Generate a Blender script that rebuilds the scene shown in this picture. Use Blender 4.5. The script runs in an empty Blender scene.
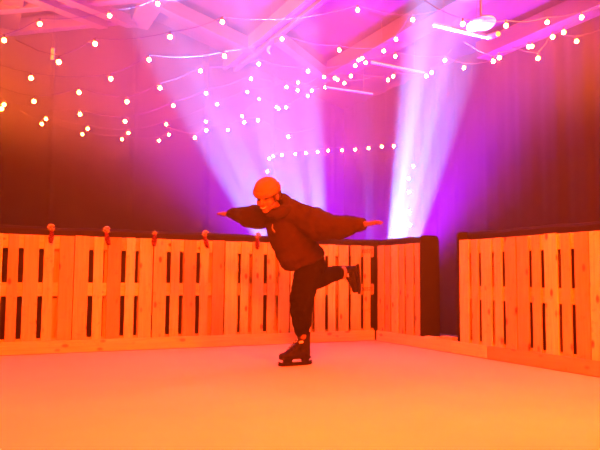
import bpy, bmesh, math, random
from mathutils import Vector, Matrix, noise

BULB_COL, BULB_STR = (1.0, 0.11, 0.012), 190.0
HAZE, EXPOSURE = 0.042, 0.0

random.seed(7)
C = bpy.context.scene.collection
V = Vector

# ------------------------------------------------------------------ materials
def mat(name, color, rough=0.7, spec=0.3, build=None, metallic=0.0):
    m = bpy.data.materials.new(name); m.use_nodes = True
    nt = m.node_tree; b = nt.nodes['Principled BSDF']
    b.inputs['Base Color'].default_value = (*color, 1)
    b.inputs['Roughness'].default_value = rough
    b.inputs['Specular IOR Level'].default_value = spec
    b.inputs['Metallic'].default_value = metallic
    if build: build(nt, b)
    return m

def ramp(nt, stops):
    r = nt.nodes.new('ShaderNodeValToRGB')
    e = r.color_ramp.elements
    e[0].position, e[0].color = stops[0][0], (*stops[0][1], 1)
    e[1].position, e[1].color = stops[-1][0], (*stops[-1][1], 1)
    for p, c in stops[1:-1]:
        n = e.new(p); n.color = (*c, 1)
    return r

def tex(nt, kind, coord='Object', scale=(1, 1, 1), **kw):
    tc = nt.nodes.new('ShaderNodeTexCoord'); mp = nt.nodes.new('ShaderNodeMapping')
    mp.inputs['Scale'].default_value = scale
    nt.links.new(tc.outputs[coord], mp.inputs['Vector'])
    t = nt.nodes.new(kind)
    nt.links.new(mp.outputs['Vector'], t.inputs['Vector'])
    for k, v in kw.items(): t.inputs[k].default_value = v
    return t, mp

def bump(nt, b, src, strength, dist=0.01):
    n = nt.nodes.new('ShaderNodeBump')
    n.inputs['Strength'].default_value = strength; n.inputs['Distance'].default_value = dist
    nt.links.new(src, n.inputs['Height']); nt.links.new(n.outputs['Normal'], b.inputs['Normal'])

def speckle(lo, hi, scale, bs=0.3, bd=0.004, aniso=(1, 1, 1)):
    def f(nt, b):
        t, _ = tex(nt, 'ShaderNodeTexNoise', scale=aniso, Scale=scale, Detail=5.0, Roughness=0.6)
        r = ramp(nt, [(0.3, lo), (0.7, hi)])
        nt.links.new(t.outputs['Fac'], r.inputs['Fac'])
        nt.links.new(r.outputs['Color'], b.inputs['Base Color'])
        if bs: bump(nt, b, t.outputs['Fac'], bs, bd)
    return f

def wood(lo, hi, knot, axis):
    """planed softwood: grain along axis, a few dark knots, tone differs board to board"""
    def f(nt, b):
        oi = nt.nodes.new('ShaderNodeObjectInfo')
        sc = [14.0, 14.0, 14.0]; sc['xyz'.index(axis)] = 0.9
        t, mp = tex(nt, 'ShaderNodeTexNoise', scale=tuple(sc), Scale=3.0, Detail=6.0, Roughness=0.62, Distortion=0.6)
        mul = nt.nodes.new('ShaderNodeMath'); mul.operation = 'MULTIPLY'; mul.inputs[1].default_value = 37.0
        nt.links.new(oi.outputs['Random'], mul.inputs[0])
        cb = nt.nodes.new('ShaderNodeCombineXYZ')
        for k in 'XYZ': nt.links.new(mul.outputs[0], cb.inputs[k])
        nt.links.new(cb.outputs[0], mp.inputs['Location'])
        r = ramp(nt, [(0.25, lo), (0.5, tuple((a + c) / 2 for a, c in zip(lo, hi))), (0.75, hi)])
        nt.links.new(t.outputs['Fac'], r.inputs['Fac'])
        ks = [8.0, 8.0, 8.0]; ks['xyz'.index(axis)] = 4.2
        vo, mp2 = tex(nt, 'ShaderNodeTexVoronoi', scale=tuple(ks), Scale=1.0)
        nt.links.new(cb.outputs[0], mp2.inputs['Location'])
        kr = ramp(nt, [(0.09, (1, 1, 1)), (0.19, (0, 0, 0))])
        nt.links.new(vo.outputs['Distance'], kr.inputs['Fac'])
        mx = nt.nodes.new('ShaderNodeMixRGB'); mx.inputs['Color2'].default_value = (*knot, 1)
        nt.links.new(kr.outputs['Color'], mx.inputs['Fac']); nt.links.new(r.outputs['Color'], mx.inputs['Color1'])
        # fine dirt spots and smudges
        d, mp3 = tex(nt, 'ShaderNodeTexNoise', scale=(1, 1, 1), Scale=11.0, Detail=8.0, Roughness=0.8)
        nt.links.new(cb.outputs[0], mp3.inputs['Location'])
        dr = ramp(nt, [(0.56, (0, 0, 0)), (0.72, (0.8, 0.8, 0.8))])
        nt.links.new(d.outputs['Fac'], dr.inputs['Fac'])
        mx3 = nt.nodes.new('ShaderNodeMixRGB'); mx3.inputs['Color2'].default_value = (*[k * 1.4 for k in knot], 1)
        nt.links.new(dr.outputs['Color'], mx3.inputs['Fac']); nt.links.new(mx.outputs['Color'], mx3.inputs['Color1'])
        hsv = nt.nodes.new('ShaderNodeHueSaturation')
        mr = nt.nodes.new('ShaderNodeMapRange'); mr.inputs['To Min'].default_value = 0.5; mr.inputs['To Max'].default_value = 1.25
        nt.links.new(oi.outputs['Random'], mr.inputs['Value']); nt.links.new(mr.outputs[0], hsv.inputs['Value'])
        nt.links.new(mx3.outputs['Color'], hsv.inputs['Color'])
        nt.links.new(hsv.outputs['Color'], b.inputs['Base Color'])
        bump(nt, b, t.outputs['Fac'], 0.25, 0.004)
    return f

def emit(name, color, strength):
    m = bpy.data.materials.new(name); m.use_nodes = True
    b = m.node_tree.nodes['Principled BSDF']
    b.inputs['Base Color'].default_value = (0.8, 0.75, 0.65, 1)
    b.inputs['Emission Color'].default_value = (*color, 1)
    b.inputs['Emission Strength'].default_value = strength
    return m

PINE_LO, PINE_HI, KNOT = (0.58, 0.42, 0.12), (0.86, 0.72, 0.26), (0.18, 0.08, 0.03)
M = dict(
    slat=mat('pine_upright', PINE_HI, 0.75, 0.2, wood(PINE_LO, PINE_HI, KNOT, 'z')),
    rail=mat('pine_level', PINE_HI, 0.75, 0.2, wood(PINE_LO, PINE_HI, KNOT, 'x')),
    kick=mat('pine_kick', PINE_HI, 0.7, 0.2, wood((0.60, 0.45, 0.13), (0.84, 0.70, 0.26), (0.3, 0.15, 0.06), 'x')),
    beam=mat('roof_timber', (0.6, 0.5, 0.4), 0.7, 0.2, wood((0.036, 0.03, 0.025), (0.056, 0.048, 0.042), (0.03, 0.022, 0.016), 'x')),
    ink=mat('stamp_ink', (0.05, 0.015, 0.01), 0.9, 0.1),
    cover=mat('black_cover', (0.02, 0.02, 0.022), 0.7, 0.15, speckle((0.006, 0.006, 0.007), (0.011, 0.010, 0.011), 60, 0.2, 0.002)),
    drape=mat('dark_drape', (0.05, 0.045, 0.045), 0.9, 0.1, speckle((0.009, 0.008, 0.008), (0.014, 0.012, 0.012), 2.5, 0.15, 0.003, (3, 3, 0.5))),
    roof=mat('roof_boards', (0.3, 0.27, 0.25), 0.8, 0.15, speckle((0.017, 0.016, 0.015), (0.026, 0.025, 0.024), 4, 0.3, 0.004, (4, 0.4, 4))),
    slab=mat('hall_floor', (0.12, 0.11, 0.11), 0.8, 0.2, speckle((0.09, 0.085, 0.085), (0.16, 0.15, 0.15), 6)),
    hoodie=mat('brown_fleece', (0.13, 0.075, 0.05), 0.95, 0.05, speckle((0.014, 0.009, 0.007), (0.024, 0.015, 0.011), 70, 0.5, 0.003)),
    trouser=mat('black_cloth', (0.02, 0.017, 0.018), 0.95, 0.03, speckle((0.004, 0.0035, 0.0035), (0.007, 0.006, 0.006), 45, 0.4, 0.003)),
    beanie=mat('tan_knit', (0.42, 0.27, 0.15), 0.95, 0.05, speckle((0.13, 0.105, 0.05), (0.20, 0.16, 0.08), 120, 0.4, 0.002)),
    skin=mat('skin', (0.52, 0.30, 0.21), 0.5, 0.35, speckle((0.17, 0.10, 0.07), (0.215, 0.13, 0.09), 14, 0.1, 0.001)),
    hair=mat('dark_hair', (0.03, 0.02, 0.015), 0.7, 0.2, speckle((0.02, 0.013, 0.01), (0.05, 0.03, 0.02), 90)),
    eye=mat('dark_eye', (0.03, 0.02, 0.015), 0.2, 0.5),
    lip=mat('lip', (0.28, 0.09, 0.07), 0.5, 0.3),
    tooth=mat('tooth', (0.75, 0.7, 0.62), 0.3, 0.4),
    sock=mat('pale_sock', (0.62, 0.48, 0.38), 0.9, 0.1, speckle((0.30, 0.22, 0.17), (0.40, 0.3, 0.24), 80)),
    boot=mat('skate_boot', (0.022, 0.018, 0.018), 0.55, 0.15, speckle((0.004, 0.0035, 0.0035), (0.009, 0.008, 0.008), 30, 0.15, 0.002)),
    holder=mat('skate_holder', (0.006, 0.0055, 0.0055), 0.5, 0.15),
    steel=mat('skate_steel', (0.03, 0.03, 0.033), 0.45, 0.5, None, 1.0),
    lace=mat('pale_lace', (0.6, 0.5, 0.45), 0.7, 0.2),
    cord=mat('pale_cord', (0.22, 0.16, 0.12), 0.8, 0.2),
    wire=mat('dark_wire', (0.05, 0.045, 0.045), 0.7, 0.2),
    white=mat('white_enamel', (0.8, 0.78, 0.76), 0.5, 0.3, speckle((0.13, 0.125, 0.12), (0.16, 0.155, 0.15), 8, 0)),
    red=mat('red_felt', (0.62, 0.012, 0.02), 0.6, 0.3, speckle((0.10, 0.002, 0.004), (0.18, 0.005, 0.008), 60)),
    leaf=mat('green_sprig', (0.22, 0.26, 0.07), 0.7, 0.2, speckle((0.14, 0.2, 0.05), (0.34, 0.34, 0.1), 40)),
    bow=mat('pale_ribbon', (0.85, 0.72, 0.6), 0.7, 0.2, speckle((0.4, 0.33, 0.26), (0.5, 0.44, 0.36), 60)),
    bulb=emit('warm_bulb', BULB_COL, BULB_STR),
)
def ice_nodes(nt, b):
    t, _ = tex(nt, 'ShaderNodeTexNoise', scale=(1, 1, 1), Scale=0.9, Detail=6.0, Roughness=0.65, Distortion=0.4)
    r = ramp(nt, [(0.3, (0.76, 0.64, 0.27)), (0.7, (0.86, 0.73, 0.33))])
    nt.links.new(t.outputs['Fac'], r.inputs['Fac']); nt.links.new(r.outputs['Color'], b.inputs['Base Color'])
    s, _ = tex(nt, 'ShaderNodeTexNoise', scale=(1, 1, 1), Scale=35.0, Detail=4.0, Roughness=0.6)
    bump(nt, b, s.outputs['Fac'], 0.12, 0.003)
    rr = ramp(nt, [(0.3, (0.62, 0.62, 0.62)), (0.7, (0.78, 0.78, 0.78))])
    nt.links.new(t.outputs['Fac'], rr.inputs['Fac']); nt.links.new(rr.outputs['Color'], b.inputs['Roughness'])
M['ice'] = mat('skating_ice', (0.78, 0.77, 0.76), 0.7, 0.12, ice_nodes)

# ------------------------------------------------------------------ mesh helpers
def obj(name, bm, m, parent=None, smooth=False, loc=None, rot=None):
    me = bpy.data.meshes.new(name)
    bmesh.ops.recalc_face_normals(bm, faces=bm.faces)
    bm.to_mesh(me); bm.free()
    if smooth: me.polygons.foreach_set('use_smooth', [True] * len(me.polygons))
    if m: me.materials.append(m)
    return link(name, me, parent, loc, rot)

def link(name, me, parent=None, loc=None, rot=None):
    o = bpy.data.objects.new(name, me); C.objects.link(o)
    if parent: o.parent = parent
    if loc is not None: o.location = loc
    if rot is not None: o.rotation_euler = rot
    return o

def thing(name, label, cat, loc=(0, 0, 0), rotz=0, group=None):
    o = bpy.data.objects.new(name, None); C.objects.link(o)
    o.empty_display_size = 0.1
    o.location = loc; o.rotation_euler = (0, 0, rotz)
    return tag(o, label, cat, group)

def tag(o, label, cat, group=None):
    o['label'] = label; o['category'] = cat
    if group: o['group'] = group
    return o

def struct(name, bm, m, smooth=False):
    o = obj(name, bm, m, None, smooth); o['kind'] = 'structure'; return o

def box(bm, c, s, mtx=None, bev=0.0):
    r = bmesh.ops.create_cube(bm, size=1.0)
    vs = r['verts']
    for v in vs: v.co = V((v.co.x * s[0], v.co.y * s[1], v.co.z * s[2]))
    if bev:
        es = list({e for v in vs for e in v.link_edges})
        g = bmesh.ops.bevel(bm, geom=es, offset=bev, segments=2, affect='EDGES', profile=0.6)
        vs = list({v for f in g['faces'] for v in f.verts} | {v for v in vs if v.is_valid})
    for v in vs:
        v.co = v.co + V(c)
        if mtx: v.co = mtx @ v.co
    return vs

def frame_of(d):
    d = V(d).normalized()
    a = V((0, 0, 1)) if abs(d.z) < 0.9 else V((1, 0, 0))
    x = d.cross(a).normalized(); y = d.cross(x).normalized()
    return x, y

def tube(bm, pts, rad, n=8, cap=True):
    pts = [V(p) for p in pts]
    if not hasattr(rad, '__len__'): rad = [rad] * len(pts)
    rings = []; px = None
    for i, p in enumerate(pts):
        d = (pts[min(i + 1, len(pts) - 1)] - pts[max(i - 1, 0)]).normalized()
        if px is None: px, py = frame_of(d)
        px = (px - d * px.dot(d)).normalized(); py = d.cross(px)
        rings.append([bm.verts.new(p + (px * math.cos(2 * math.pi * k / n) + py * math.sin(2 * math.pi * k / n)) * rad[i]) for k in range(n)])
    for a, b in zip(rings, rings[1:]):
        for k in range(n): bm.faces.new((a[k], a[(k + 1) % n], b[(k + 1) % n], b[k]))
    if cap: bm.faces.new(rings[0][::-1]); bm.faces.new(rings[-1])

def lathe(bm, prof, n=24, mtx=None, rib=0, ribamp=0.0):
    """prof = [(r, z)] turned about z"""
    rings = []
    for r, z in prof:
        ring = []
        for k in range(n):
            a = 2 * math.pi * k / n
            rr = r + (ribamp * math.cos(rib * a) if rib and r > 0.01 else 0)
            p = V((rr * math.cos(a), rr * math.sin(a), z))
            ring.append(bm.verts.new(mtx @ p if mtx else p))
        rings.append(ring)
    for a, b in zip(rings, rings[1:]):
        for k in range(n): bm.faces.new((a[k], a[(k + 1) % n], b[(k + 1) % n], b[k]))
    bm.faces.new(rings[0][::-1]); bm.faces.new(rings[-1])

ICO = {}
def ell(bm, c, r, rot=None, sub=2):
    """ellipsoid; rot = 3x3 whose columns are its axes"""
    if sub not in ICO:
        t = bmesh.new(); bmesh.ops.create_icosphere(t, subdivisions=sub, radius=1.0)
        t.verts.ensure_lookup_table(); t.faces.ensure_lookup_table()
        ICO[sub] = ([v.co.copy() for v in t.verts], [[v.index for v in f.verts] for f in t.faces]); t.free()
    vs, fs = ICO[sub]
    if not hasattr(r, '__len__'): r = (r, r, r)
    nv = []
    for p in vs:
        q = V((p.x * r[0], p.y * r[1], p.z * r[2]))
        if rot: q = rot @ q
        nv.append(bm.verts.new(V(c) + q))
    for f in fs: bm.faces.new([nv[i] for i in f])

def sweep(bm, keys, n=6, rot=None, sub=2):
    """a chain of ellipsoids interpolated between keys [(pos, radius or (rx,ry,rz))]"""
    t3 = lambda r: V(r) if hasattr(r, '__len__') else V((r, r, r))
    for (p0, r0), (p1, r1) in zip(keys, keys[1:]):
        for i in range(n + 1):
            t = i / n
            ell(bm, V(p0).lerp(V(p1), t), t3(r0).lerp(t3(r1), t), rot, sub)

def remesh(bm, voxel, smooth=4, fac=0.5):
    """fuse the overlapping shapes of bm into one closed skin; returns a mesh"""
    me = bpy.data.meshes.new('tmp'); bm.to_mesh(me); bm.free()
    o = bpy.data.objects.new('tmp', me); C.objects.link(o)
    r = o.modifiers.new('r', 'REMESH'); r.mode = 'VOXEL'; r.voxel_size = voxel
    if smooth:
        s = o.modifiers.new('s', 'SMOOTH'); s.iterations = smooth; s.factor = fac
    dg = bpy.context.evaluated_depsgraph_get(); dg.update()
    out = bpy.data.meshes.new_from_object(o.evaluated_get(dg))
    bpy.data.objects.remove(o); bpy.data.meshes.remove(me)
    out.polygons.foreach_set('use_smooth', [True] * len(out.polygons))
    return out

def wrinkle(me, fn):
    ns = [v.normal.copy() for v in me.vertices]
    for v, n in zip(me.vertices, ns): v.co += n * fn(v.co)
    me.update()

def mesh_obj(name, me, m, parent=None):
    me.name = name; me.materials.clear(); me.materials.append(m)
    return link(name, me, parent)

# ------------------------------------------------------------------ site axes
# a runs along the long fence from the rink corner towards the picture's left, b along the short fence towards the camera
O = V((0.977, 8.448, 0)); U = V((-0.8966, -0.4429, 0)); W = V((0.4429, -0.8966, 0))
def P(a, b, z=0): return O + U * a + W * b + V((0, 0, z))
ROT_BACK = math.atan2(0.4429, 0.8966)      # local x = -a, local -y faces the rink
ROT_SIDE = math.atan2(-0.8966, 0.4429)     # local x = b,  local -y faces the rink

A_R, A_L, B_B, B_F = -1.6, 6.8, -3.5, 9.4   # hall walls
EAVE, RIDGE, A_RIDGE = 4.0, 5.22, 2.6
def roof_z(a):
    return EAVE + (RIDGE - EAVE) * (1 - abs(a - A_RIDGE) / (A_RIDGE - A_R))

# ------------------------------------------------------------------ the hall
def quad_slab(bm, pts, thick):
    lo = [bm.verts.new(p) for p in pts]; hi = [bm.verts.new(V(p) + V(thick)) for p in pts]
    bm.faces.new(lo[::-1]); bm.faces.new(hi)
    n = len(pts)
    for i in range(n): bm.faces.new((lo[i], lo[(i + 1) % n], hi[(i + 1) % n], hi[i]))

bm = bmesh.new()
quad_slab(bm, [P(A_L, B_B, -0.2), P(A_R, B_B, -0.2), P(A_R, B_F, -0.2), P(A_L, B_F, -0.2)], (0, 0, 0.195))
struct('floor', bm, M['slab'])
bm = bmesh.new()
quad_slab(bm, [P(6.2, 0.0, -0.004), P(0.0, 0.0, -0.004), P(0.0, 8.8, -0.004), P(6.2, 8.8, -0.004)], (0, 0, 0.004))
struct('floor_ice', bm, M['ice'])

def drape(name, p0, p1, inward, top, folds, n, nz=6):
    """pleated cloth wall from p0 to p1, height top(t), thickness outward"""
    bm = bmesh.new(); g = []; L = (V(p1) - V(p0)).length; inw = V(inward)
    for i in range(n + 1):
        t = i / n; s = t * L
        off = folds(s)
        g.append([bm.verts.new(V(p0).lerp(V(p1), t) + inw * off + V((0, 0, -0.01 + (top(t) + 0.01) * k / nz))) for k in range(nz + 1)])
    bk = [[bm.verts.new(V(p0).lerp(V(p1), t) - inw * 0.12 + V((0, 0, z))) for z in (-0.01, top(t))] for t in (0, 1)]
    for a, b in zip(g, g[1:]):
        for k in range(nz): bm.faces.new((a[k], b[k], b[k + 1], a[k + 1]))
    bm.faces.new((bk[0][0], bk[0][1], bk[1][1], bk[1][0]))
    return struct(name, bm, M['drape'], True)

def back_folds(s):      # flat cloth widths, each with a shallow lap at its seam
    f = (s % 1.25) / 1.25
    return 0.02 * math.exp(-((f - 0.5) / 0.03) ** 2) + 0.006 * math.sin(s * 2.1) + 0.03
def side_folds(s):
    return 0.04 + 0.014 * math.sin(s * 13.0 + 1.5 * math.sin(s * 2.3)) + 0.005 * math.sin(s * 31.0)
drape('wall_back', P(A_L, B_B), P(A_R, B_B), W, lambda t: roof_z(A_L + (A_R - A_L) * t) + 0.05, back_folds, 420)
drape('wall_right', P(A_R, B_B), P(A_R, B_F), U, lambda t: EAVE + 0.05, side_folds, 520)
drape('wall_left', P(A_L, B_F), P(A_L, B_B), -U, lambda t: EAVE + 0.05, side_folds, 200)
drape('wall_front', P(A_R, B_F), P(A_L, B_F), -W, lambda t: roof_z(A_R + (A_L - A_R) * t) + 0.05, back_folds, 100)

bm = bmesh.new()
def roof_half(a0, a1):
    quad_slab(bm, [P(a0, B_B - 0.1, roof_z(a0)), P(a1, B_B - 0.1, roof_z(a1)), P(a1, B_F + 0.1, roof_z(a1)), P(a0, B_F + 0.1, roof_z(a0))], (0, 0, 0.12))
roof_half(A_R, A_RIDGE); roof_half(A_RIDGE, A_L)
struct('ceiling', bm, M['roof'])

def beam(name, p0, p1, w, h, up=(0, 0, 1), double=False):
    d = V(p1) - V(p0); L = d.length; x = d.normalized()
    y = V(up).cross(x).normalized(); z = x.cross(y)
    bm = bmesh.new()
    if double:
        for s in (-1, 1): box(bm, (0, s * w * 0.36, 0), (L, w * 0.28, h), None, 0.008)
        box(bm, (0, 0, h * 0.1), (L, w * 0.5, h * 0.6))
    else: box(bm, (0, 0, 0), (L, w, h), None, 0.01)
    o = obj(name, bm, M['beam'])
    o.matrix_world = Matrix((( *x, 0), ( *y, 0), ( *z, 0), (0, 0, 0, 1))).transposed()
    o.matrix_world = Matrix.Translation((V(p0) + V(p1)) / 2) @ Matrix((x, y, z)).transposed().to_4x4()
    o['kind'] = 'structure'
    return o
for a, w, b0 in ((2.42, 0.34, B_B + 0.05), (0.79, 0.26, B_B + 0.05), (-0.46, 0.36, -1.85), (-1.42, 0.26, 0.5), (4.35, 0.26, B_B + 0.05)):
    z = roof_z(a) - 0.17
    beam('roof_purlin', P(a, b0, z), P(a, 4.2, z), w, 0.22, double=a in (0.79,))
for b in (-3.3, -2.35):
    for a0, a1 in ((A_R + 0.05, A_RIDGE), (A_RIDGE, A_L - 0.05)):
        if a0 < 0 and b == -3.3: continue
        if a0 < 0: a0 = 0.79
        beam('roof_rafter', P(a0, b, roof_z(a0) - 0.22), P(a1, b, roof_z(a1) - 0.22), 0.18, 0.2)
beam('roof_brace', P(0.7, -1.6, roof_z(0.7) - 0.26), P(-0.42, -2.05, roof_z(-0.42) - 0.26), 0.16, 0.16)
beam('roof_brace', P(3.8, -1.95, roof_z(3.8) - 0.26), P(2.55, -3.3, roof_z(2.55) - 0.3), 0.18, 0.16)
beam('roof_brace', P(4.3, -1.75, roof_z(4.3) - 0.26), P(3.0, -3.3, roof_z(3.0) - 0.3), 0.18, 0.16)

# ------------------------------------------------------------------ pallet fence
PITCH, TOP = 0.836, 1.215
WIDE, NARROW, GAP = 0.143, 0.098, 0.0495
def slat_mesh(w):
    bm = bmesh.new(); box(bm, (0, 0, 0), (w, 0.019, 1.2), None, 0.003)
    me = bpy.data.meshes.new('slat'); bmesh.ops.recalc_face_normals(bm, faces=bm.faces); bm.to_mesh(me); bm.free()
    me.materials.append(M['slat']); return me
SL = {'w': slat_mesh(WIDE), 'n': slat_mesh(NARROW)}
def rail_mesh(L):
    bm = bmesh.new(); box(bm, (0, 0, 0), (L, 0.022, 0.14), None, 0.003)
    me = bpy.data.meshes.new('cross_board'); bmesh.ops.recalc_face_normals(bm, faces=bm.faces); bm.to_mesh(me); bm.free()
    me.materials.append(M['rail']); return me
def block_mesh():
    bm = bmesh.new(); box(bm, (0, 0, 0), (0.1, 0.045, 0.14), None, 0.003)
    me = bpy.data.meshes.new('spacer_block'); bm.to_mesh(me); bm.free()
    me.materials.append(M['rail']); return me
RAIL_FULL, BLOCK = rail_mesh(PITCH - 0.02), block_mesh()

def pallet(loc, rotz, label, seq='wnwnw', GAP=GAP):
    """upright pallet: loc is the middle of its foot on the fence line, front towards local -y"""
    t = thing('wooden_pallet', label, 'pallet', loc, rotz, 'wooden pallets standing as a rink fence')
    L = sum(WIDE if c == 'w' else NARROW for c in seq) + GAP * (len(seq) - 1)
    x = -L / 2; xs = []
    for c in seq:
        w = WIDE if c == 'w' else NARROW
        xs.append((x + w / 2, c)); x += w + GAP
    for xc, c in xs:
        j = random.uniform(-0.006, 0.006)
        o = link('slat', SL[c], t, (xc + random.uniform(-0.003, 0.003), 0.041, 0.615 + random.uniform(-0.004, 0.004)), (0, j * 0.6, 0))
    rm, xr = (RAIL_FULL, 0) if len(seq) == 5 else (rail_mesh(L - 0.01), 0) if len(seq) > 5 else (rail_mesh(L + 0.065), 0.0325)   # the cut pallet's boards run on into the corner
    for z in (0.085, 0.655, 1.143):
        link('cross_board', rm, t, (xr, 0.063, z))
        for xb in ([-L / 2 + 0.06, 0, L / 2 - 0.06] if len(seq) >= 5 else [0]):
            link('spacer_block', BLOCK, t, (xb, 0.0965, z))
    for xb in ([-L / 2 + 0.07 + random.uniform(0, .11), random.uniform(-0.05, 0.05), L / 2 - 0.07 - random.uniform(0, .11)] if len(seq) >= 5 else []):
        link('back_board', SL['n'], t, (xb, 0.1285, 0.615))
    return t

BP = [(4.548 - PITCH / 2, 'wooden pallet at the picture\'s far left end of the fence, cut off by the frame'),
      (3.715 - PITCH / 2, 'wooden pallet second from the left in the long fence, red ornament over its middle'),
      (2.879 - PITCH / 2, 'wooden pallet third from the left in the long fence, left of the skater'),
      (2.043 - PITCH / 2, 'wooden pallet partly hidden behind the skater\'s torso and standing leg'),
      (1.205 - PITCH / 2, 'wooden pallet right behind the skater\'s raised boot')]
for a, lb in BP: pallet(P(a, 0), ROT_BACK, lb)
corner = pallet(P(0.193, 0), ROT_BACK, 'narrow cut pallet of two slats with ink stamps in the fence corner', 'wn')
pallet(P(0, 0.462), ROT_SIDE, 'six-slat wooden pallet between the fence corner and the dark gateway', 'wnwnwn', 0.036)
SP = [(1.63 + 0.395, 'wooden pallet just right of the dark gateway in the short fence'),
      (2.44 + PITCH / 2, 'wooden pallet in the short fence between the gateway pallet and the frame edge'),
      (3.272 + PITCH / 2, 'wooden pallet cut off by the right edge of the frame')]
for b, lb in SP: pallet(P(0, b), ROT_SIDE, lb)

# ink stamps on the corner pallet's boards
for z in (1.143, 0.655):
    cu = bpy.data.curves.new('stamp', 'FONT'); cu.body = '8057S'; cu.size = 0.07; cu.extrude = 0.0006; cu.align_x = 'CENTER'; cu.align_y = 'CENTER'
    to = bpy.data.objects.new('stamp', cu); C.objects.link(to)
    dg = bpy.context.evaluated_depsgraph_get(); dg.update()
    me = bpy.data.meshes.new_from_object(to.evaluated_get(dg)); bpy.data.objects.remove(to)
    me.materials.clear(); me.materials.append(M['ink'])
    link('ink_stamp', me, corner, (0.095, 0.0295, z), (math.pi / 2, 0, 0))

def cover(label, loc, rotz, x0, x1, end=None):
    """padded black body behind the slats, slightly taller than them, rounded on top"""
    bm = bmesh.new()
    y0, y1, h = 0.148, 0.29, 1.31
    prof = [(y0, 0.0), (y0, h - 0.03), (y0 + 0.012, h - 0.008), (y0 + 0.04, h), (y1 - 0.05, h), (y1 - 0.015, h - 0.015), (y1, h - 0.06), (y1, 0.0)]
    n = 40; rings = []
    for i in range(n + 1):
        x = x0 + (x1 - x0) * i / n
        sag = 0.004 * math.sin(x * 5.3) + 0.003 * math.sin(x * 13.7 + 1)
        rings.append([bm.verts.new((x, y, z + (sag if z > 1 else 0))) for y, z in prof])
    for a, b in zip(rings, rings[1:]):
        for k in range(len(prof) - 1): bm.faces.new((a[k], b[k], b[k + 1], a[k + 1]))
        bm.faces.new((a[-1], b[-1], b[0], a[0]))
    bm.faces.new(rings[0]); bm.faces.new(rings[-1][::-1])
    o = obj('fence_cover', bm, M['cover'], None, False, loc, rotz and (0, 0, rotz))
    tag(o, label, 'fence cover', 'black covers behind the pallets')
    if end is not None:      # the cloth wraps the fence's end right up to the slats
        bm = bmesh.new()
        e = 1 if end > 0 else -1; xe = x1 if end > 0 else x0
        pr = [(0.028, 0.0), (0.028, h - 0.03), (0.05, h - 0.004), (0.08, h), (0.24, h), (0.275, h - 0.02), (0.292, h - 0.07), (0.292, 0.0)]
        A = [bm.verts.new((xe - 0.004 * e, y, z)) for y, z in pr]; B = [bm.verts.new((xe + 0.022 * e, y, z)) for y, z in pr]
        bm.faces.new(A); bm.faces.new(B[::-1])
        for k in range(len(pr)): bm.faces.new((A[k], A[(k + 1) % len(pr)], B[(k + 1) % len(pr)], B[k]))
        obj('end_flap', bm, M['cover'], o)
    return o
cover('long black cover behind the long pallet fence, showing above its slats', P(0, 0), ROT_BACK, -4.6, 0.30)
cover('short black cover with a broad dark end face left of the gateway', P(0, 0), ROT_SIDE, -0.14, 0.925, 1)
cover('black cover behind the pallets right of the gateway', P(0, 0), ROT_SIDE, 1.60, 4.15, -1)

def kick(label, loc, rotz, x0, x1):
    bm = bmesh.new(); box(bm, (0, 0, 0), (x1 - x0, 0.026, 0.128), None, 0.004)
    c, s = math.cos(rotz), math.sin(rotz); xm = (x0 + x1) / 2
    o = obj('kick_board', bm, M['kick'], None, False, V(loc) + V((c * xm - s * 0.014, s * xm + c * 0.014, 0.068)), (0, 0, rotz))
    return tag(o, label, 'kick board', 'kick boards along the ice')
kick('long low board along the ice under the long fence', P(0, 0), ROT_BACK, -4.6, -0.002)
kick('low board along the ice from the corner past the open gateway', P(0, 0), ROT_SIDE, 0.028, 2.05)
kick('low board along the ice at the picture\'s right edge', P(0, 0), ROT_SIDE, 2.056, 4.15)

# loose offcuts lying in the gateway behind the kick board
for k, (b, a, L, w, rz, lb) in enumerate([(1.06, -0.10, 0.20, 0.07, 0.15, 'thin wood offcut on the floor in the gateway, nearer the dark end face'),
                                          (1.33, -0.12, 0.22, 0.09, -0.1, 'thick wood offcut on the floor in the middle of the gateway'),
                                          (1.51, -0.12, 0.08, 0.06, 0.5, 'smallest wood offcut in the gateway, beside the right-hand pallets')]):
    bm = bmesh.new(); hgt = (0.145, 0.165, 0.14)[k]
    box(bm, (0, 0, hgt / 2 - 0.005), (L, w, hgt), None, 0.006)
    o = obj('wood_offcut', bm, M['rail'], None, False, P(a, b), (0, 0, ROT_SIDE + rz))
    tag(o, lb, 'wood offcut', 'wood offcuts in the gateway')

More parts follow.
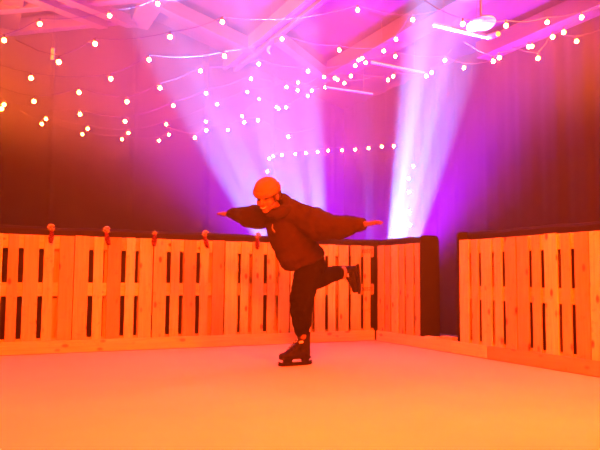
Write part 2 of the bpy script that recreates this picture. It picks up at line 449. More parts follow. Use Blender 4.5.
# ------------------------------------------------------------------ red ornaments over the fence top
def ornament(a, label, tilt, bowside):
    t = thing('fence_ornament', label, 'ornament', P(a, 0, 1.215), ROT_BACK, 'red ornaments along the fence top')
    rnd = random.Random(int(a * 100))
    bm = bmesh.new()       # a hanging bunch of red felt
    for i in range(26):
        z = -0.075 + 0.115 * (i / 25); w = 0.026 * (1 - abs((i / 25) - 0.45) * 0.9)
        an = i * 2.4
        ell(bm, (math.cos(an) * w * 0.8 + tilt * z, 0.006 + math.sin(an) * 0.012, z), 0.0125, None, 1)
    sweep(bm, [((-tilt * 0.07, 0.006, -0.07), (0.018, 0.014, 0.02)), ((tilt * 0.04, 0.006, 0.035), (0.022, 0.016, 0.022))], 5, None, 1)
    obj('red_bunch', bm, M['red'], t, True)
    bm = bmesh.new()
    for i in range(9):
        an = math.pi * (0.1 + 0.8 * i / 8) + rnd.uniform(-.15, .15); L = rnd.uniform(0.045, 0.07)
        base = V((tilt * 0.04, 0.006, 0.04)); tip = base + V((math.cos(an) * L * 0.8, rnd.uniform(-0.02, 0.02), math.sin(an) * L))
        tube(bm, [base, base.lerp(tip, 0.5) + V((0, -0.006, 0.004)), tip], [0.003, 0.007, 0.0015], 5)
    obj('green_sprig', bm, M['leaf'], t, True)
    if bowside:
        bm = bmesh.new(); pts = []
        for i in range(9):
            an = math.pi * (0.95 - 0.75 * i / 8)
            pts.append((bowside * 0.034 * math.cos(an) * 1.1 + bowside * -0.004, -0.004, 0.062 + 0.042 * math.sin(an)))
        tube(bm, pts, [0.006, 0.011, 0.012, 0.014, 0.013, 0.012, 0.011, 0.009, 0.005], 8)
        obj('pale_ribbon', bm, M['bow'], t, True)
    return t
ornament(3.95, 'red ornament with pale ribbon on the fence top, leftmost of the row', 0.05, 1)
ornament(3.39, 'red ornament with hooked pale ribbon, second from the left on the fence', -0.25, 1)
ornament(2.88, 'red ornament with spiky green sprig and no ribbon on the fence top', 0.05, 0)
ornament(2.29, 'red ornament on the fence top between the skater\'s outstretched hand and the green-sprigged one', -0.3, 1)
ornament(1.65, 'red ornament peeking out just left of the skater\'s hoodie', 0.0, -1)

# ------------------------------------------------------------------ string lights
STRINGS = [[(-3.038, 6.465, 3.186), (-2.741, 6.611, 3.419), (-2.108, 6.924, 3.643), (-1.638, 7.156, 3.884)],
    [(-2.418, 6.325, 2.918), (-2.112, 6.476, 3.163), (-1.418, 6.819, 3.37), (-0.891, 7.079, 3.646), (0.689, 7.784, 4.097), (1.348, 7.675, 3.935)],
    [(-2.875, 6.768, 2.889), (-2.136, 7.133, 3.002), (-1.758, 7.32, 3.287), (-0.94, 7.724, 3.479), (-0.25, 8.065, 3.826), (0.503, 8.437, 3.822), (1.123, 8.662, 3.894), (1.228, 8.239, 3.9)],
    [(-2.995, 7.155, 2.742), (-2.567, 7.366, 2.91), (-2.076, 7.609, 2.871), (-1.725, 7.782, 3.092), (-1.27, 8.007, 3.381), (-0.562, 8.357, 3.595), (0.091, 8.68, 3.607), (0.765, 9.013, 3.802), (0.815, 9.037, 3.893), (0.86, 8.973, 3.897), (0.92, 9.089, 3.872), (1.284, 8.682, 3.828), (1.91, 8.445, 3.696), (2.177, 8.502, 3.616)],
    [(-3.625, 7.736, 2.805), (-3.604, 7.747, 2.858), (-2.813, 8.137, 2.846), (-2.306, 8.388, 2.82), (-1.735, 8.67, 3.109), (-1.324, 8.873, 3.343), (-0.725, 9.169, 3.648), (-0.215, 9.421, 3.606), (-0.052, 9.501, 3.581), (0.346, 9.698, 3.849), (0.514, 9.781, 3.861), (0.751, 9.615, 3.842), (1.285, 9.426, 3.727), (1.342, 9.279, 3.737), (1.766, 8.985, 3.652), (1.814, 8.847, 3.657)],
    [(-3.667, 9.054, 2.932), (-3.618, 9.078, 3.01), (-3.106, 9.331, 2.933), (-2.582, 9.59, 2.932), (-2.07, 9.843, 3.13), (-1.339, 10.204, 3.547), (-0.882, 10.43, 3.817), (-0.053, 10.411, 3.975), (0.174, 10.523, 3.876), (0.561, 9.908, 3.874), (0.675, 9.964, 3.835)],
    [(-3.334, 9.776, 2.948), (-2.799, 10.04, 2.932), (-2.276, 10.299, 2.969), (-2.133, 10.37, 3.084), (-1.579, 10.643, 3.369), (-1.23, 10.815, 3.271), (-1.003, 10.928, 3.537), (-0.73, 11.062, 3.878), (-0.434, 11.209, 3.773), (-0.392, 11.229, 3.754), (-0.261, 11.294, 3.797), (0.111, 10.81, 3.872), (0.39, 10.318, 3.874)],
    [(-1.584, 9.6, 2.872), (-1.417, 9.6, 2.986), (-0.849, 9.6, 3.113), (-0.644, 9.6, 3.145), (-0.187, 9.6, 2.9)],
    [(1.639, 6.433, 3.387), (2.164, 6.692, 3.477), (2.706, 6.96, 3.626), (3.007, 6.78, 3.612)],
    [(2.236, 7.397, 3.33), (2.32, 7.438, 3.388), (2.742, 7.647, 3.6), (2.763, 7.594, 3.586), (2.965, 7.155, 3.591)],
    [(2.723, 7.303, 3.338), (2.882, 7.263, 3.577), (3.104, 7.142, 3.483)]]
RAIL = [(-0.563, 11.0, 2.599), (-0.534, 11.0, 2.824), (-0.466, 11.0, 2.863), (-0.319, 11.0, 2.887), (-0.091, 11.0, 2.906), (0.092, 11.0, 2.925), (0.292, 11.0, 2.948), (0.471, 10.899, 2.949), (0.692, 10.736, 2.925), (0.9, 10.576, 2.906), (1.101, 10.418, 2.899), (1.296, 10.26, 2.898), (1.468, 10.114, 2.875)]
DROP = [(1.701, 9.7, 2.49), (1.631, 9.7, 2.298), (1.634, 9.7, 2.094), (1.633, 9.7, 1.797), (1.644, 9.7, 1.597)]

def bulb_mesh():
    bm = bmesh.new()
    ell(bm, (0, 0, 0), (0.024, 0.024, 0.026), None, 2)
    me = bpy.data.meshes.new('bulb'); bm.to_mesh(me); bm.free()
    me.polygons.foreach_set('use_smooth', [True] * len(me.polygons))
    me.materials.append(M['bulb']); return me
BULB = bulb_mesh()
def string_lights(label, pts, ends=(True, True), ext=0.5, up=0.1, group='string lights under the roof'):
    pts = [V(p) for p in pts]
    t = thing('string_lights', label, 'string lights', pts[0], 0, group); o0 = pts[0]
    hang = [p + V((0, 0, 0.058)) for p in pts]
    bm = bmesh.new(); path = []
    if ends[0]:
        d = (hang[0] - hang[1]).normalized(); d.z = 0; path.append(hang[0] + d * ext + V((0, 0, up)))
    path += hang
    if ends[1]:
        d = (hang[-1] - hang[-2]).normalized(); d.z = 0; path.append(hang[-1] + d * ext + V((0, 0, up)))
    fine = []
    for p, q in zip(path, path[1:]):
        L = (q - p).length; n = max(2, int(L / 0.15))
        for i in range(n):
            s = i / n; fine.append(p.lerp(q, s) - V((0, 0, 0.05 * L * 4 * s * (1 - s))) - o0)
    fine.append(path[-1] - o0)
    tube(bm, fine, 0.004, 5)
    for p in hang:
        q = p - o0
        tube(bm, [q + V((0, 0, 0.006)), q - V((0, 0, 0.02)), q - V((0, 0, 0.036))], [0.006, 0.009, 0.009], 8)
    obj('cable', bm, M['wire'], t, True)
    for p in pts: link('bulb', BULB, t, p - o0)
    return t
LAB = ['string of four warm bulbs rising across the top left corner',
       'string of warm bulbs crossing the top of the picture from left to centre',
       'string of large warm bulbs running under the roof above the skater\'s left hand side',
       'longest string of warm bulbs, reaching from the left edge to the right-hand violet beam',
       'string of warm bulbs clustering at the centre between the two light beams',
       'string of small warm bulbs behind the centre cluster, low at the left',
       'string of small warm bulbs lowest on the left, rising to the centre',
       'short string of five small bulbs in front of the left violet beam',
       'string of four warm bulbs by the round ceiling disc, top right',
       'string of paired warm bulbs below the round disc, rising to the right',
       'short string of three bulbs near the right-hand eave beam']
for lb, s in zip(LAB, STRINGS): string_lights(lb, s)
string_lights('level row of closely spaced bulbs high on the back wall between the beams', RAIL, (False, True), 0.3, 0.0)
string_lights('row of small bulbs hanging straight down inside the right violet beam', DROP, (True, False), 0.0, 0.5)

# ------------------------------------------------------------------ fittings under the roof
def batten(label, p0, p1, w=0.09, h=0.05, tail=None):
    p0, p1 = V(p0), V(p1); mid = (p0 + p1) / 2
    t = thing('light_batten', label, 'light fitting', mid, 0, 'pale battens hung under the roof')
    d = p1 - p0; x = d.normalized(); y = V((0, 0, 1)).cross(x).normalized(); z = x.cross(y)
    R = Matrix((x, y, z)).transposed().to_4x4()
    bm = bmesh.new(); box(bm, (0, 0, 0), (d.length, w, h), R, 0.008)
    if tail: 
        q = V(tail) - mid; tube(bm, [p1 - mid, q], [0.035, 0.03], 8)
    obj('batten_body', bm, M['white'], t)
    for s in (-0.3, 0.3):
        q = x * d.length * s
        top = roof_z((mid + q - O).dot(U)) - mid.z
        bm = bmesh.new(); tube(bm, [q + V((0, 0, h / 2 - 0.003)), V((q.x, q.y, top))], 0.003, 5)
        obj('hanging_wire', bm, M['wire'], t)
batten('long pale batten with a short side arm, left of the round disc', (1.521, 7.3, 3.73), (2.121, 7.2, 3.546), 0.07, 0.035, (2.158, 6.95, 3.485))
batten('thin pale batten under the roof at the top of the right violet beam', (0.964, 8.8, 3.785), (1.712, 8.8, 3.635), 0.05, 0.03)
batten('thin pale batten beside the centre cluster of bulbs', (0.381, 10.2, 3.844), (1.15, 10.2, 3.736), 0.05, 0.03)

d = thing('ceiling_disc', 'pale round disc hanging level under the roof at top right', 'disc', (1.986, 7.0, 3.617))
bm = bmesh.new(); lathe(bm, [(0.02, 0.03), (0.12, 0.022), (0.152, 0.0), (0.148, -0.012), (0.02, -0.02)], 36)
bmesh.ops.scale(bm, vec=(1, 1.6, 1), verts=bm.verts); obj('disc_plate', bm, M['white'], d, True)
bm = bmesh.new(); tube(bm, [(0, 0, 0.025), (0, 0, roof_z((V((1.986, 7.0, 0)) - O).dot(U)) - 3.617)], 0.012, 8); obj('stem', bm, M['wire'], d)

t = thing('hanging_tag', 'small upright pale tag hanging beside a bulb, upper left', 'tag', (-2.94, 7.5, 3.34))
bm = bmesh.new(); box(bm, (0, 0, 0.07), (0.045, 0.01, 0.14), None, 0.002); obj('tag_card', bm, M['white'], t)
bm = bmesh.new(); tube(bm, [(0, 0, 0.138), (0, 0, roof_z((V((-2.94, 7.5, 0)) - O).dot(U)) - 3.34)], 0.002, 5); obj('thread', bm, M['wire'], t)

t = thing('hanging_crescent', 'small pale crescent hanging under a beam at upper centre', 'hanging ornament', (-0.46, 9.0, 3.955))
bm = bmesh.new(); pts = [(0.03 - 0.045 * math.sin(math.pi * i / 8), 0, 0.06 - 0.06 * math.cos(math.pi * i / 8)) for i in range(9)]
tube(bm, pts, [0.003, 0.012, 0.017, 0.02, 0.021, 0.02, 0.017, 0.012, 0.003], 8); obj('crescent', bm, M['white'], t, True)
bm = bmesh.new(); tube(bm, [(0.03, 0, 0.118), (0.03, 0, roof_z((V((-0.46, 9.0, 0)) - O).dot(U)) - 3.955)], 0.002, 5); obj('thread', bm, M['wire'], t)

# ------------------------------------------------------------------ the skater
person = None
def ax(l, f):
    """frame whose columns are left, front, up"""
    l = V(l).normalized(); f = V(f); f = (f - l * f.dot(l)).normalized(); u = l.cross(f)
    return Matrix((l, f, u)).transposed()
# torso frame: left, front, up-the-spine
Tl = V((0.872, -0.49, -0.04)).normalized(); Tu = V((-0.563, -0.336, 0.756)).normalized()
Tf = Tl.cross(Tu).normalized()
TR = Matrix((Tl, Tf, Tu)).transposed()
# head frame
Hf = V((-0.40, -0.80, -0.42)).normalized(); Hu = V((0.02, 0, 1)); Hu = (Hu - Hf * Hu.dot(Hf)).normalized()
Hl = Hu.cross(Hf).normalized() * 1.0
if Hl.x < 0: Hl = -Hl
HC = V((-0.285, 5.60, 1.500)); HS = 1.13
def H(l, f, u): return HC + (Hl * l + Hf * f + Hu * u) * HS
HR = Matrix((Hl, Hf, Hu)).transposed()
def hr(*r): return tuple(x * HS for x in r)

NECK = V((-0.215, 5.72, 1.392))
SH_L, EL_L, WR_L = V((0.034, 5.68, 1.352)), V((0.29, 5.51, 1.262)), V((0.530, 5.335, 1.242))
SH_R, EL_R, WR_R = V((-0.345, 5.92, 1.372)), V((-0.535, 6.09, 1.386)), V((-0.675, 6.25, 1.408))
HIP = V((0.10, 5.93, 0.97))
HIP_L, KN_L, AN_L = V((0.085, 5.89, 0.92)), V((0.022, 5.86, 0.60)), V((0.040, 6.025, 0.20))
HIP_R, KN_R, AN_R = V((0.125, 6.03, 0.93)), V((0.13, 6.27, 0.780)), V((0.45, 6.34, 0.857))

def hand(bm, wr, d, palm, side, tips):
    """palm + five bent fingers. d = pointing direction, palm = palm normal, side = towards the thumb"""
    d = V(d).normalized(); n = V(palm); n = (n - d * n.dot(d)).normalized(); s = d.cross(n).normalized()
    if s.dot(V(side)) < 0: s = -s
    R = Matrix((d, s, n)).transposed()
    sweep(bm, [(wr - d * 0.05, (0.03, 0.029, 0.023)), (wr, (0.03, 0.028, 0.02)), (wr + d * 0.03, (0.03, 0.036, 0.017)), (wr + d * 0.085, (0.02, 0.041, 0.014))], 4, R)
    for i, (off, L) in enumerate(((0.030, 0.074), (0.010, 0.084), (-0.011, 0.078), (-0.030, 0.060))):
        b0 = wr + d * (0.088 - 0.006 * abs(i - 1)) + s * off
        dd = (d + s * (off * 3.2)).normalized(); bend = tips * (0.8 + 0.25 * i)
        p1 = b0 + dd * L * 0.45
        d2 = (dd + n * bend * 0.5).normalized(); p2 = p1 + d2 * L * 0.32
        d3 = (dd + n * bend).normalized(); p3 = p2 + d3 * L * 0.25
        sweep(bm, [(b0 - dd * 0.03, 0.0095), (p1, 0.0092), (p2, 0.0085), (p3, 0.0072)], 4)
    t0 = wr + d * 0.022 + s * 0.026
    t1 = t0 + (d * 0.5 + s * 0.75 + n * 0.25).normalized() * 0.038
    t2 = t1 + (d * 0.85 + s * 0.4 + n * 0.2).normalized() * 0.032
    t3 = t2 + (d * 0.95 + s * 0.15 + n * 0.15).normalized() * 0.024
    sweep(bm, [(t0, 0.015), (t1, 0.0115), (t2, 0.0105), (t3, 0.008)], 4)

bm = bmesh.new()
# head
ell(bm, H(0, -0.012, 0.03), hr(0.076, 0.096, 0.09), HR, 3)
ell(bm, H(0, 0.028, -0.045), hr(0.062, 0.064, 0.068), HR, 3)
ell(bm, H(0, 0.066, -0.092), hr(0.030, 0.026, 0.022), HR)
for s in (-1, 1):
    ell(bm, H(s * 0.040, 0.058, -0.032), hr(0.030, 0.030, 0.028), HR)
    ell(bm, H(s * 0.028, 0.080, 0.022), hr(0.030, 0.014, 0.011), HR)
    ell(bm, H(s * 0.045, 0.02, -0.07), hr(0.024, 0.045, 0.026), HR)
    ell(bm, H(s * 0.079, -0.01, -0.008), hr(0.011, 0.022, 0.034), HR)
    ell(bm, H(s * 0.012, 0.096, -0.032), hr(0.010, 0.011, 0.009), HR)
sweep(bm, [(H(0, 0.088, 0.012), hr(0.011, 0.013, 0.014)), (H(0, 0.108, -0.027), hr(0.014, 0.015, 0.012))], 5, HR)
ell(bm, H(0, 0.084, -0.055), hr(0.026, 0.014, 0.010), HR); ell(bm, H(0, 0.080, -0.075), hr(0.024, 0.014, 0.009), HR)
# neck and trunk (inside the hoodie)
sweep(bm, [(H(0, -0.03, -0.05), 0.056), (NECK, 0.06), (NECK - Tu * 0.06, 0.07)], 5)
sweep(bm, [(NECK - Tu * 0.07, (0.12, 0.07, 0.06)), (NECK - Tu * 0.2, (0.15, 0.09, 0.09)), (NECK - Tu * 0.38, (0.125, 0.085, 0.08)), (HIP, (0.13, 0.09, 0.08))], 4, TR)
for a, b, c in ((SH_L, EL_L, WR_L), (SH_R, EL_R, WR_R)):
    sweep(bm, [(a.lerp(NECK, 0.45), 0.055), (a, 0.052), (b, 0.038), (c, 0.026)], 8)
hand(bm, WR_L, (0.80, -0.58, 0.07), (-0.10, -0.18, -1), (-0.6, -0.8, 0), 0.10)
hand(bm, WR_R, (-0.70, 0.70, 0.0), (-0.15, -0.25, -1), (-0.6, -0.7, 0), 0.18)
for a, b, c in ((HIP_L, KN_L, AN_L), (HIP_R, KN_R, AN_R)):
    sweep(bm, [(a, 0.075), (b, 0.05), (b.lerp(c, 0.35), 0.047), (c, 0.034)], 8)
me = remesh(bm, 0.0052, 3, 0.4)
person = mesh_obj('person', me, M['skin'])
tag(person, 'person in tan beanie and brown hoodie gliding on one skate with arms spread wide', 'person')

def pchild(name, bm, m, smooth=True, parent=None): return obj(name, bm, m, parent or person, smooth)
for s in (-1, 1):
    bm = bmesh.new(); ell(bm, H(s * 0.031, 0.081, 0.003), hr(0.013, 0.0125, 0.0055), HR); pchild('eye', bm, M['eye'])
    bm = bmesh.new(); tube(bm, [H(s * 0.012, 0.096, 0.020), H(s * 0.03, 0.094, 0.026), H(s * 0.05, 0.080, 0.018)], [0.004, 0.0055, 0.003], 6); pchild('eyebrow', bm, M['hair'])
bm = bmesh.new(); pts = [H(0.030 * k, 0.096 - 0.018 * k * k, -0.066 + 0.011 * k * k) for k in (-1, -.6, -.2, .2, .6, 1)]
tube(bm, pts, [0.003, 0.007, 0.0085, 0.0085, 0.007, 0.003], 8); pchild('mouth', bm, M['lip'])
bm = bmesh.new(); pts = [H(0.022 * k, 0.1035 - 0.013 * k * k, -0.064 + 0.008 * k * k) for k in (-1, -.5, 0, .5, 1)]
tube(bm, pts, [0.002, 0.0042, 0.005, 0.0042, 0.002], 6); pchild('teeth', bm, M['tooth'])
bm = bmesh.new()
for s in (-1, 1):
    sweep(bm, [(H(s * 0.072, 0.012, 0.03), hr(0.014, 0.022, 0.02)), (H(s * 0.073, 0.018, -0.018), hr(0.010, 0.012, 0.016))], 4, HR)
    sweep(bm, [(H(s * 0.06, -0.06, 0.01), hr(0.03, 0.04, 0.03)), (H(s * 0.05, -0.07, -0.04), hr(0.028, 0.03, 0.025))], 4, HR)
sweep(bm, [(H(-0.05, -0.075, -0.02), hr(0.03, 0.03, 0.035)), (H(0.05, -0.075, -0.02), hr(0.03, 0.03, 0.035))], 4, HR)
pchild('hair', bm, M['hair'])

# beanie: ribbed dome and rolled cuff, tipped with the head
BT = Matrix.Translation(H(0, -0.012, 0.036)) @ Matrix((Hl, (Hf - Hu * 0.10).normalized(), (Hu + Hf * 0.10).normalized())).transposed().to_4x4() @ Matrix.Diagonal((0.93, 1.12, 1, 1))
prof = [(0.088 * HS, 0.0), (0.097 * HS, 0.02)]
for i in range(1, 12):
    an = math.pi / 2 * i / 12; prof.append((0.100 * HS * math.cos(an) ** 0.85, 0.022 + 0.088 * HS * math.sin(an)))
prof.append((0.004, 0.022 + 0.089 * HS))
bm = bmesh.new(); lathe(bm, prof, 160, BT, 40, 0.0016)
beanie = pchild('beanie', bm, M['beanie'])
bm = bmesh.new()
lathe(bm, [(0.088 * HS, -0.012), (0.102 * HS, -0.016), (0.1095 * HS, -0.004), (0.1115 * HS, 0.014), (0.110 * HS, 0.036), (0.100 * HS, 0.044), (0.09 * HS, 0.034)], 160, BT, 40, 0.0018)
pchild('beanie_cuff', bm, M['beanie'], True, beanie)

# hoodie
bm = bmesh.new()
Bl = V((0.72, -0.69, 0.06)).normalized()            # the hem follows the hips
HEM_U = V((-0.50, -0.10, 0.86)).normalized(); HEM_F = Bl.cross(HEM_U).normalized()
hemR = Matrix((Bl, HEM_F, HEM_U)).transposed()
HEM = V((0.062, 5.90, 0.968))
sweep(bm, [(NECK - Tu * 0.05, (0.17, 0.10, 0.06)), (NECK - Tu * 0.17, (0.20, 0.14, 0.09)), (V((-0.08, 5.83, 1.14)), (0.21, 0.18, 0.10)), (V((-0.03, 5.86, 1.05)), (0.205, 0.19, 0.09))], 6, TR, 3)
sweep(bm, [(V((-0.02, 5.86, 1.05)), (0.19, 0.19, 0.07)), (HEM, (0.175, 0.19, 0.045))], 5, hemR, 3)
sweep(bm, [(V((-0.115, 5.76, 0.975)), (0.11, 0.065, 0.05)), (V((-0.070, 5.79, 0.885)), (0.11, 0.05, 0.035))], 4, hemR, 2)   # pouch sagging at the front
sweep(bm, [(SH_L.lerp(NECK, 0.5), 0.115), (V((0.034, 5.68, 1.325)), 0.125), (V((0.160, 5.60, 1.252)), 0.138), (V((0.29, 5.51, 1.232)), 0.112), (V((0.40, 5.43, 1.232)), 0.090), (V((0.475, 5.375, 1.238)), 0.066), (V((0.495, 5.36, 1.239)), 0.056)], 7)
sweep(bm, [(SH_R.lerp(NECK, 0.5), 0.115), (V((-0.36, 5.93, 1.352)), 0.118), (V((-0.466, 6.02, 1.358)), 0.108), (V((-0.54, 6.095, 1.376)), 0.085), (V((-0.61, 6.17, 1.395)), 0.062), (V((-0.642, 6.21, 1.403)), 0.050)], 7)
hood_me = remesh(bm, 0.011, 8, 0.5)
def fleece(p):
    q = V((p.dot(Tl) * 4.0, p.dot(Tf) * 4.0, p.dot(Tu) * 9.0))
    a = noise.noise(q); b = noise.noise(q * 2.3 + V((5, 1, 2)))
    arm = max(0.0, min(1.0, (abs((p - NECK).dot(Tl)) - 0.2) / 0.1))
    c = noise.noise(V((p.dot(Tl) * 16.0, p.z * 5.0, p.y * 5.0)))
    return 0.016 * (1 - arm * 0.6) * a + 0.010 * b + arm * 0.012 * c
wrinkle(hood_me, fleece)
hoodie = mesh_obj('hoodie', hood_me, M['hoodie'], person)
# hood bunched behind the neck
bm = bmesh.new(); keys = []
for i in range(13):
    an = math.radians(-200 + 220 * i / 12 + 80)     # round the back of the neck from one collarbone to the other
    k = math.sin(math.pi * i / 12)
    l, f = 0.118 * math.cos(an), 0.105 * math.sin(an)
    keys.append((NECK + V((0.012, -0.02, 0.005)) + Tl * l + Tf * f + Tu * (0.015 + 0.045 * max(0, -math.sin(an))), (0.036 + 0.022 * k)))
sweep(bm, keys, 3)
sweep(bm, [(NECK + Tl * 0.06 - Tf * 0.13 - Tu * 0.02, (0.10, 0.05, 0.07)), (NECK - Tl * 0.04 - Tf * 0.14 - Tu * 0.03, (0.10, 0.05, 0.07))], 3, TR)
hm = remesh(bm, 0.010, 5, 0.5); wrinkle(hm, lambda p: 0.008 * noise.noise(p * 14))
mesh_obj('hood', hm, M['hoodie'], hoodie)
# ribbed cuffs and hem band
def cuff(p, d, r, L):
    bm = bmesh.new(); x, y = frame_of(d); R = Matrix.Translation(p) @ Matrix((x, y, V(d).normalized())).transposed().to_4x4()
    lathe(bm, [(r * 0.9, -L / 2), (r, -L / 2 + 0.006), (r * 0.97, L / 2 - 0.006), (r * 0.78, L / 2)], 64, R, 20, 0.0012)
    pchild('sleeve_cuff', bm, M['hoodie'], True, hoodie)
cuff(WR_L - V((0.80, -0.58, 0.0)) * 0.022, (0.80, -0.58, 0.0), 0.052, 0.05)
cuff(WR_R - V((-0.66, 0.74, 0.09)) * 0.010, (-0.66, 0.74, 0.09), 0.042, 0.05)
bm = bmesh.new(); p0 = V((-0.235, 5.615, 1.21))
tube(bm, [p0 + V((-0.004, 0.03, 0.05)), p0 + V((-0.006, 0.006, 0.02)), p0, p0 + V((0.018, -0.004, -0.022))], [0.003, 0.0045, 0.006, 0.006], 7)
pchild('drawstring', bm, M['cord'], True, hoodie)

# trousers
bm = bmesh.new()
sweep(bm, [(HIP + V((0, 0, 0.05)), (0.14, 0.115, 0.07)), (HIP - V((0.0, 0, 0.06)), (0.14, 0.125, 0.08))], 4, hemR, 2)
sweep(bm, [(HIP_L, 0.125), (V((0.055, 5.875, 0.78)), 0.122), (KN_L + V((0.0, 0, 0.01)), 0.117), (V((0.025, 5.92, 0.47)), 0.102), (V((0.027, 5.985, 0.365)), 0.086), (V((0.026, 6.005, 0.325)), 0.078)], 7)
sweep(bm, [(HIP_R, 0.125), (KN_R, 0.105), (V((0.20, 6.275, 0.795)), 0.094), (V((0.33, 6.28, 0.836)), 0.080), (V((0.375, 6.285, 0.846)), 0.072)], 7)
tm = remesh(bm, 0.010, 6, 0.5)
def cloth(p):
    return 0.010 * noise.noise(V((p.x * 7, p.y * 7, p.z * 11))) + 0.006 * noise.noise(V((p.x * 15, p.y * 15, p.z * 26)))
wrinkle(tm, cloth)
mesh_obj('trousers', tm, M['trouser'], person)
# pale socks between trouser hem and boot
bm = bmesh.new(); tube(bm, [(0.034, 6.012, 0.33), (0.038, 6.022, 0.27), (0.042, 6.028, 0.22)], [0.053, 0.050, 0.044], 20); pchild('sock', bm, M['sock'])
bm = bmesh.new(); tube(bm, [(0.36, 6.275, 0.846), (0.40, 6.30, 0.849), (0.425, 6.316, 0.850)], [0.060, 0.066, 0.064], 20); pchild('sock', bm, M['sock'])

# ice skates: local x to the toe, z up, origin under the blade's middle
def skate_boot_mesh():
    bm = bmesh.new()
    R = Matrix.Identity(3)
    sweep(bm, [((-0.105, 0, 0.105), (0.042, 0.040, 0.038)), ((-0.02, 0, 0.098), (0.05, 0.043, 0.036)), ((0.07, 0, 0.09), (0.05, 0.050, 0.032)), ((0.128, 0, 0.088), (0.034, 0.042, 0.030))], 6, R)
    sweep(bm, [((-0.095, 0, 0.12), (0.050, 0.041, 0.04)), ((-0.088, 0, 0.19), (0.056, 0.046, 0.03)), ((-0.080, 0, 0.262), (0.064, 0.056, 0.022)), ((-0.078, 0, 0.285), (0.066, 0.057, 0.012))], 7, R)
    sweep(bm, [((-0.045, 0, 0.19), (0.03, 0.036, 0.03)), ((0.03, 0, 0.13), (0.04, 0.040, 0.025)), ((0.09, 0, 0.105), (0.03, 0.038, 0.022))], 6, R)
    sweep(bm, [((-0.135, 0, 0.07), (0.02, 0.036, 0.012)), ((-0.02, 0, 0.066), (0.03, 0.038, 0.010)), ((0.135, 0, 0.066), (0.026, 0.044, 0.010))], 8, R)
    return remesh(bm, 0.006, 4, 0.5)
def skate_holder_bm():
    bm = bmesh.new()
    for x0, x1, w in ((-0.135, -0.065, 0.024), (0.035, 0.125, 0.026)):
        vs = []
        for z, k, ww in ((0.066, 1.0, 1.0), (0.045, 0.85, 0.6), (0.026, 1.05, 0.36)):
            xm, hx = (x0 + x1) / 2, (x1 - x0) / 2 * k
            vs.append([bm.verts.new((xm + sx * hx, sy * w * ww, z)) for sx, sy in ((-1, -1), (1, -1), (1, 1), (-1, 1))])
        for a, b in zip(vs, vs[1:]):
            for k in range(4): bm.faces.new((a[k], a[(k + 1) % 4], b[(k + 1) % 4], b[k]))
        bm.faces.new(vs[0][::-1]); bm.faces.new(vs[-1])
    prof = [(-0.168, 0.034), (-0.150, 0.020), (0.150, 0.020), (0.172, 0.036), (0.165, 0.042), (0.130, 0.032), (-0.135, 0.032), (-0.160, 0.044)]
    A = [bm.verts.new((x, -0.0085, z)) for x, z in prof]; B = [bm.verts.new((x, 0.0085, z)) for x, z in prof]
    bm.faces.new(A); bm.faces.new(B[::-1])
    for k in range(8): bm.faces.new((A[k], B[k], B[(k + 1) % 8], A[(k + 1) % 8]))
    return bm
def skate_blade_bm():
    bm = bmesh.new()
    prof = [(-0.172, 0.022), (-0.165, 0.006), (-0.145, 0.001), (0, 0.0), (0.14, 0.001), (0.168, 0.010), (0.176, 0.026), (0.165, 0.026), (-0.160, 0.026)]
    A = [bm.verts.new((x, -0.003, z)) for x, z in prof]; B = [bm.verts.new((x, 0.003, z)) for x, z in prof]
    bm.faces.new(A); bm.faces.new(B[::-1])
    for k in range(9): bm.faces.new((A[k], B[k], B[(k + 1) % 9], A[(k + 1) % 9]))
    return bm
def lace_bm():
    bm = bmesh.new()
    for i in range(5):
        t = i / 4; x, z = -0.012 + 0.085 * t, 0.205 - 0.075 * t
        tube(bm, [(x - 0.012, -0.036, z - 0.016), (x + 0.004, -0.022, z + 0.008), (x + 0.008, 0, z + 0.016), (x + 0.004, 0.022, z + 0.008), (x - 0.012, 0.036, z - 0.016)], 0.003, 6)
    return bm
def strap_bm():
    bm = bmesh.new()
    box(bm, (-0.03, -0.041, 0.205), (0.04, 0.012, 0.022), None, 0.003); box(bm, (-0.03, 0.041, 0.205), (0.04, 0.012, 0.022), None, 0.003)
    return bm
boot_me = skate_boot_mesh()
def skate(origin, toe, up, scale):
    toe = V(toe).normalized(); up = V(up); up = (up - toe * up.dot(toe)).normalized(); y = up.cross(toe)
    Mx = Matrix.Translation(origin) @ Matrix((toe, y, up)).transposed().to_4x4() @ Matrix.Scale(scale, 4)
    b = link('ice_skate', boot_me, person); b.matrix_local = Mx
    if not boot_me.materials: boot_me.materials.append(M['boot'])
    for nm, f, m in (('blade_holder', skate_holder_bm, 'holder'), ('blade', skate_blade_bm, 'steel'), ('laces', lace_bm, 'holder'), ('buckle', strap_bm, 'lace')):
        obj(nm, f(), M[m], b, nm == 'laces')
    return b
skate((-0.030, 5.984, 0.0), (-0.853, -0.521, 0), (0, 0, 1), 1.05)
skate((0.598, 6.415, 0.792), (0.05, -0.10, -1.0), (-0.84, -0.54, 0.0), 0.87)

# ------------------------------------------------------------------ light
def spot(name, loc, aim, power, color, size, blend, radius):
    l = bpy.data.lights.new(name, 'SPOT'); l.energy = power; l.color = color
    l.spot_size = math.radians(size); l.spot_blend = blend; l.shadow_soft_size = radius
    o = bpy.data.objects.new(name, l); C.objects.link(o); o.location = loc
    o.rotation_euler = (V(aim) - V(loc)).to_track_quat('-Z', 'Y').to_euler()
    return o
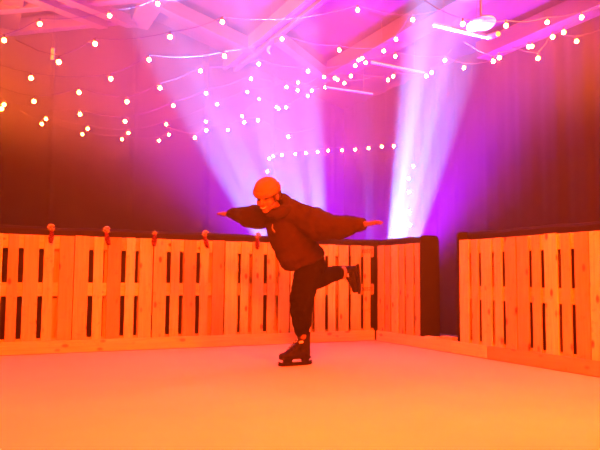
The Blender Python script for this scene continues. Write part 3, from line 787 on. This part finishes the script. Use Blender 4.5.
# two LED battens on the floor behind the long fence: narrow blue-white rays inside a broad violet wash
def led_bank(cx, cy, lean, tip, rays, washp, rayp, washsize):
    base = V((cx, cy, 0.22)); axis = V((math.sin(lean), -tip, math.cos(lean))).normalized()
    side = V((math.cos(lean), 0, -math.sin(lean)))
    for k, (off, ang, pw) in enumerate(rays):
        d = (axis + side * math.tan(math.radians(ang))).normalized(); p0 = base + side * off
        spot('led_ray', p0, p0 + d, rayp * pw, (0.17, 0.33, 1.0), 10.0, 0.9, 0.02)
    spot('led_wash', base, base + axis, washp, (0.30, 0.0, 1.0), washsize, 0.6, 0.06)
    spot('led_spill', base, base + (axis + V((0, 0.35, 0))).normalized(), washp * 0.45, (0.40, 0.0, 1.0), 92, 0.8, 0.06)
led_bank(0.26, 9.3, math.radians(-17.5), 0.5, [(-.17, -9, .8), (-.09, -5, 1), (0, 0, 1.0), (.09, 4, .9), (.17, 9, .8)], 19000, 270000, 64)
led_bank(1.17, 9.3, math.radians(3.0), 0.6, [(-.12, -6, .6), (-.07, -4.5, .9), (0, -1.5, 1.3), (.09, 1.5, .9), (.17, 5, .5)], 20000, 390000, 58)
# orange floods hung high over the near part of the rink
for k, (x, y) in enumerate(((-3.4, 1.4), (-0.4, 1.0), (2.4, 1.4))):
    spot('orange_flood', (x, y, 3.3), (x * 0.75 + 0.2, 7.4, 0.35), (9600, 9800, 6600)[k], (1.0, 0.050, 0.0015), 105, 0.8, 0.3)
# orange floods set high on the side walls and behind the photographer, washing only the roof
spot('orange_uplight', P(6.4, -1.3, 2.4), P(1.5, -1.9, 4.7), 30000, (1.0, 0.15, 0.008), 62, 0.9, 0.15)
spot('orange_uplight', P(-1.3, 4.4, 2.5), P(0.6, -1.6, 4.4), 22000, (1.0, 0.15, 0.008), 50, 0.9, 0.15)
spot('orange_uplight', (-0.2, 3.0, 3.2), (0.1, 10.5, 4.5), 27000, (1.0, 0.15, 0.008), 34, 0.9, 0.15)

# thin theatrical haze through the whole hall
w = bpy.data.worlds.new('World'); bpy.context.scene.world = w; w.use_nodes = True
nt = w.node_tree; bg = nt.nodes['Background']; bg.inputs['Color'].default_value = (0, 0, 0, 1); bg.inputs['Strength'].default_value = 0
vs = nt.nodes.new('ShaderNodeVolumeScatter'); vs.inputs['Color'].default_value = (1, 1, 1, 1)
vs.inputs['Density'].default_value = HAZE; vs.inputs['Anisotropy'].default_value = 0.7
nt.links.new(vs.outputs[0], nt.nodes['World Output'].inputs['Volume'])

# ------------------------------------------------------------------ camera and picture settings
cam = bpy.data.cameras.new('camera'); co = bpy.data.objects.new('camera', cam); C.objects.link(co)
cam.sensor_width = 36; cam.lens = 650 / 600 * 36; cam.clip_start = 0.05
p, r = math.radians(4.61), math.radians(0.5)
F = V((0, math.cos(p), math.sin(p))); R0 = V((1, 0, 0)); U0 = V((0, -math.sin(p), math.cos(p)))
Rr = R0 * math.cos(r) + U0 * math.sin(r); Ur = -R0 * math.sin(r) + U0 * math.cos(r)
co.matrix_world = Matrix.Translation((0, 0, 0.8)) @ Matrix((Rr, Ur, -F)).transposed().to_4x4()
sc = bpy.context.scene; sc.camera = co
sc.view_settings.view_transform = 'Standard'; sc.view_settings.look = 'None'
sc.view_settings.gamma = 1.0; sc.view_settings.use_curve_mapping = False
sc.view_settings.exposure = EXPOSURE
sc.cycles.volume_bounces = 0; sc.cycles.max_bounces = 6; sc.cycles.diffuse_bounces = 3
sc.cycles.sample_clamp_indirect = 6.0
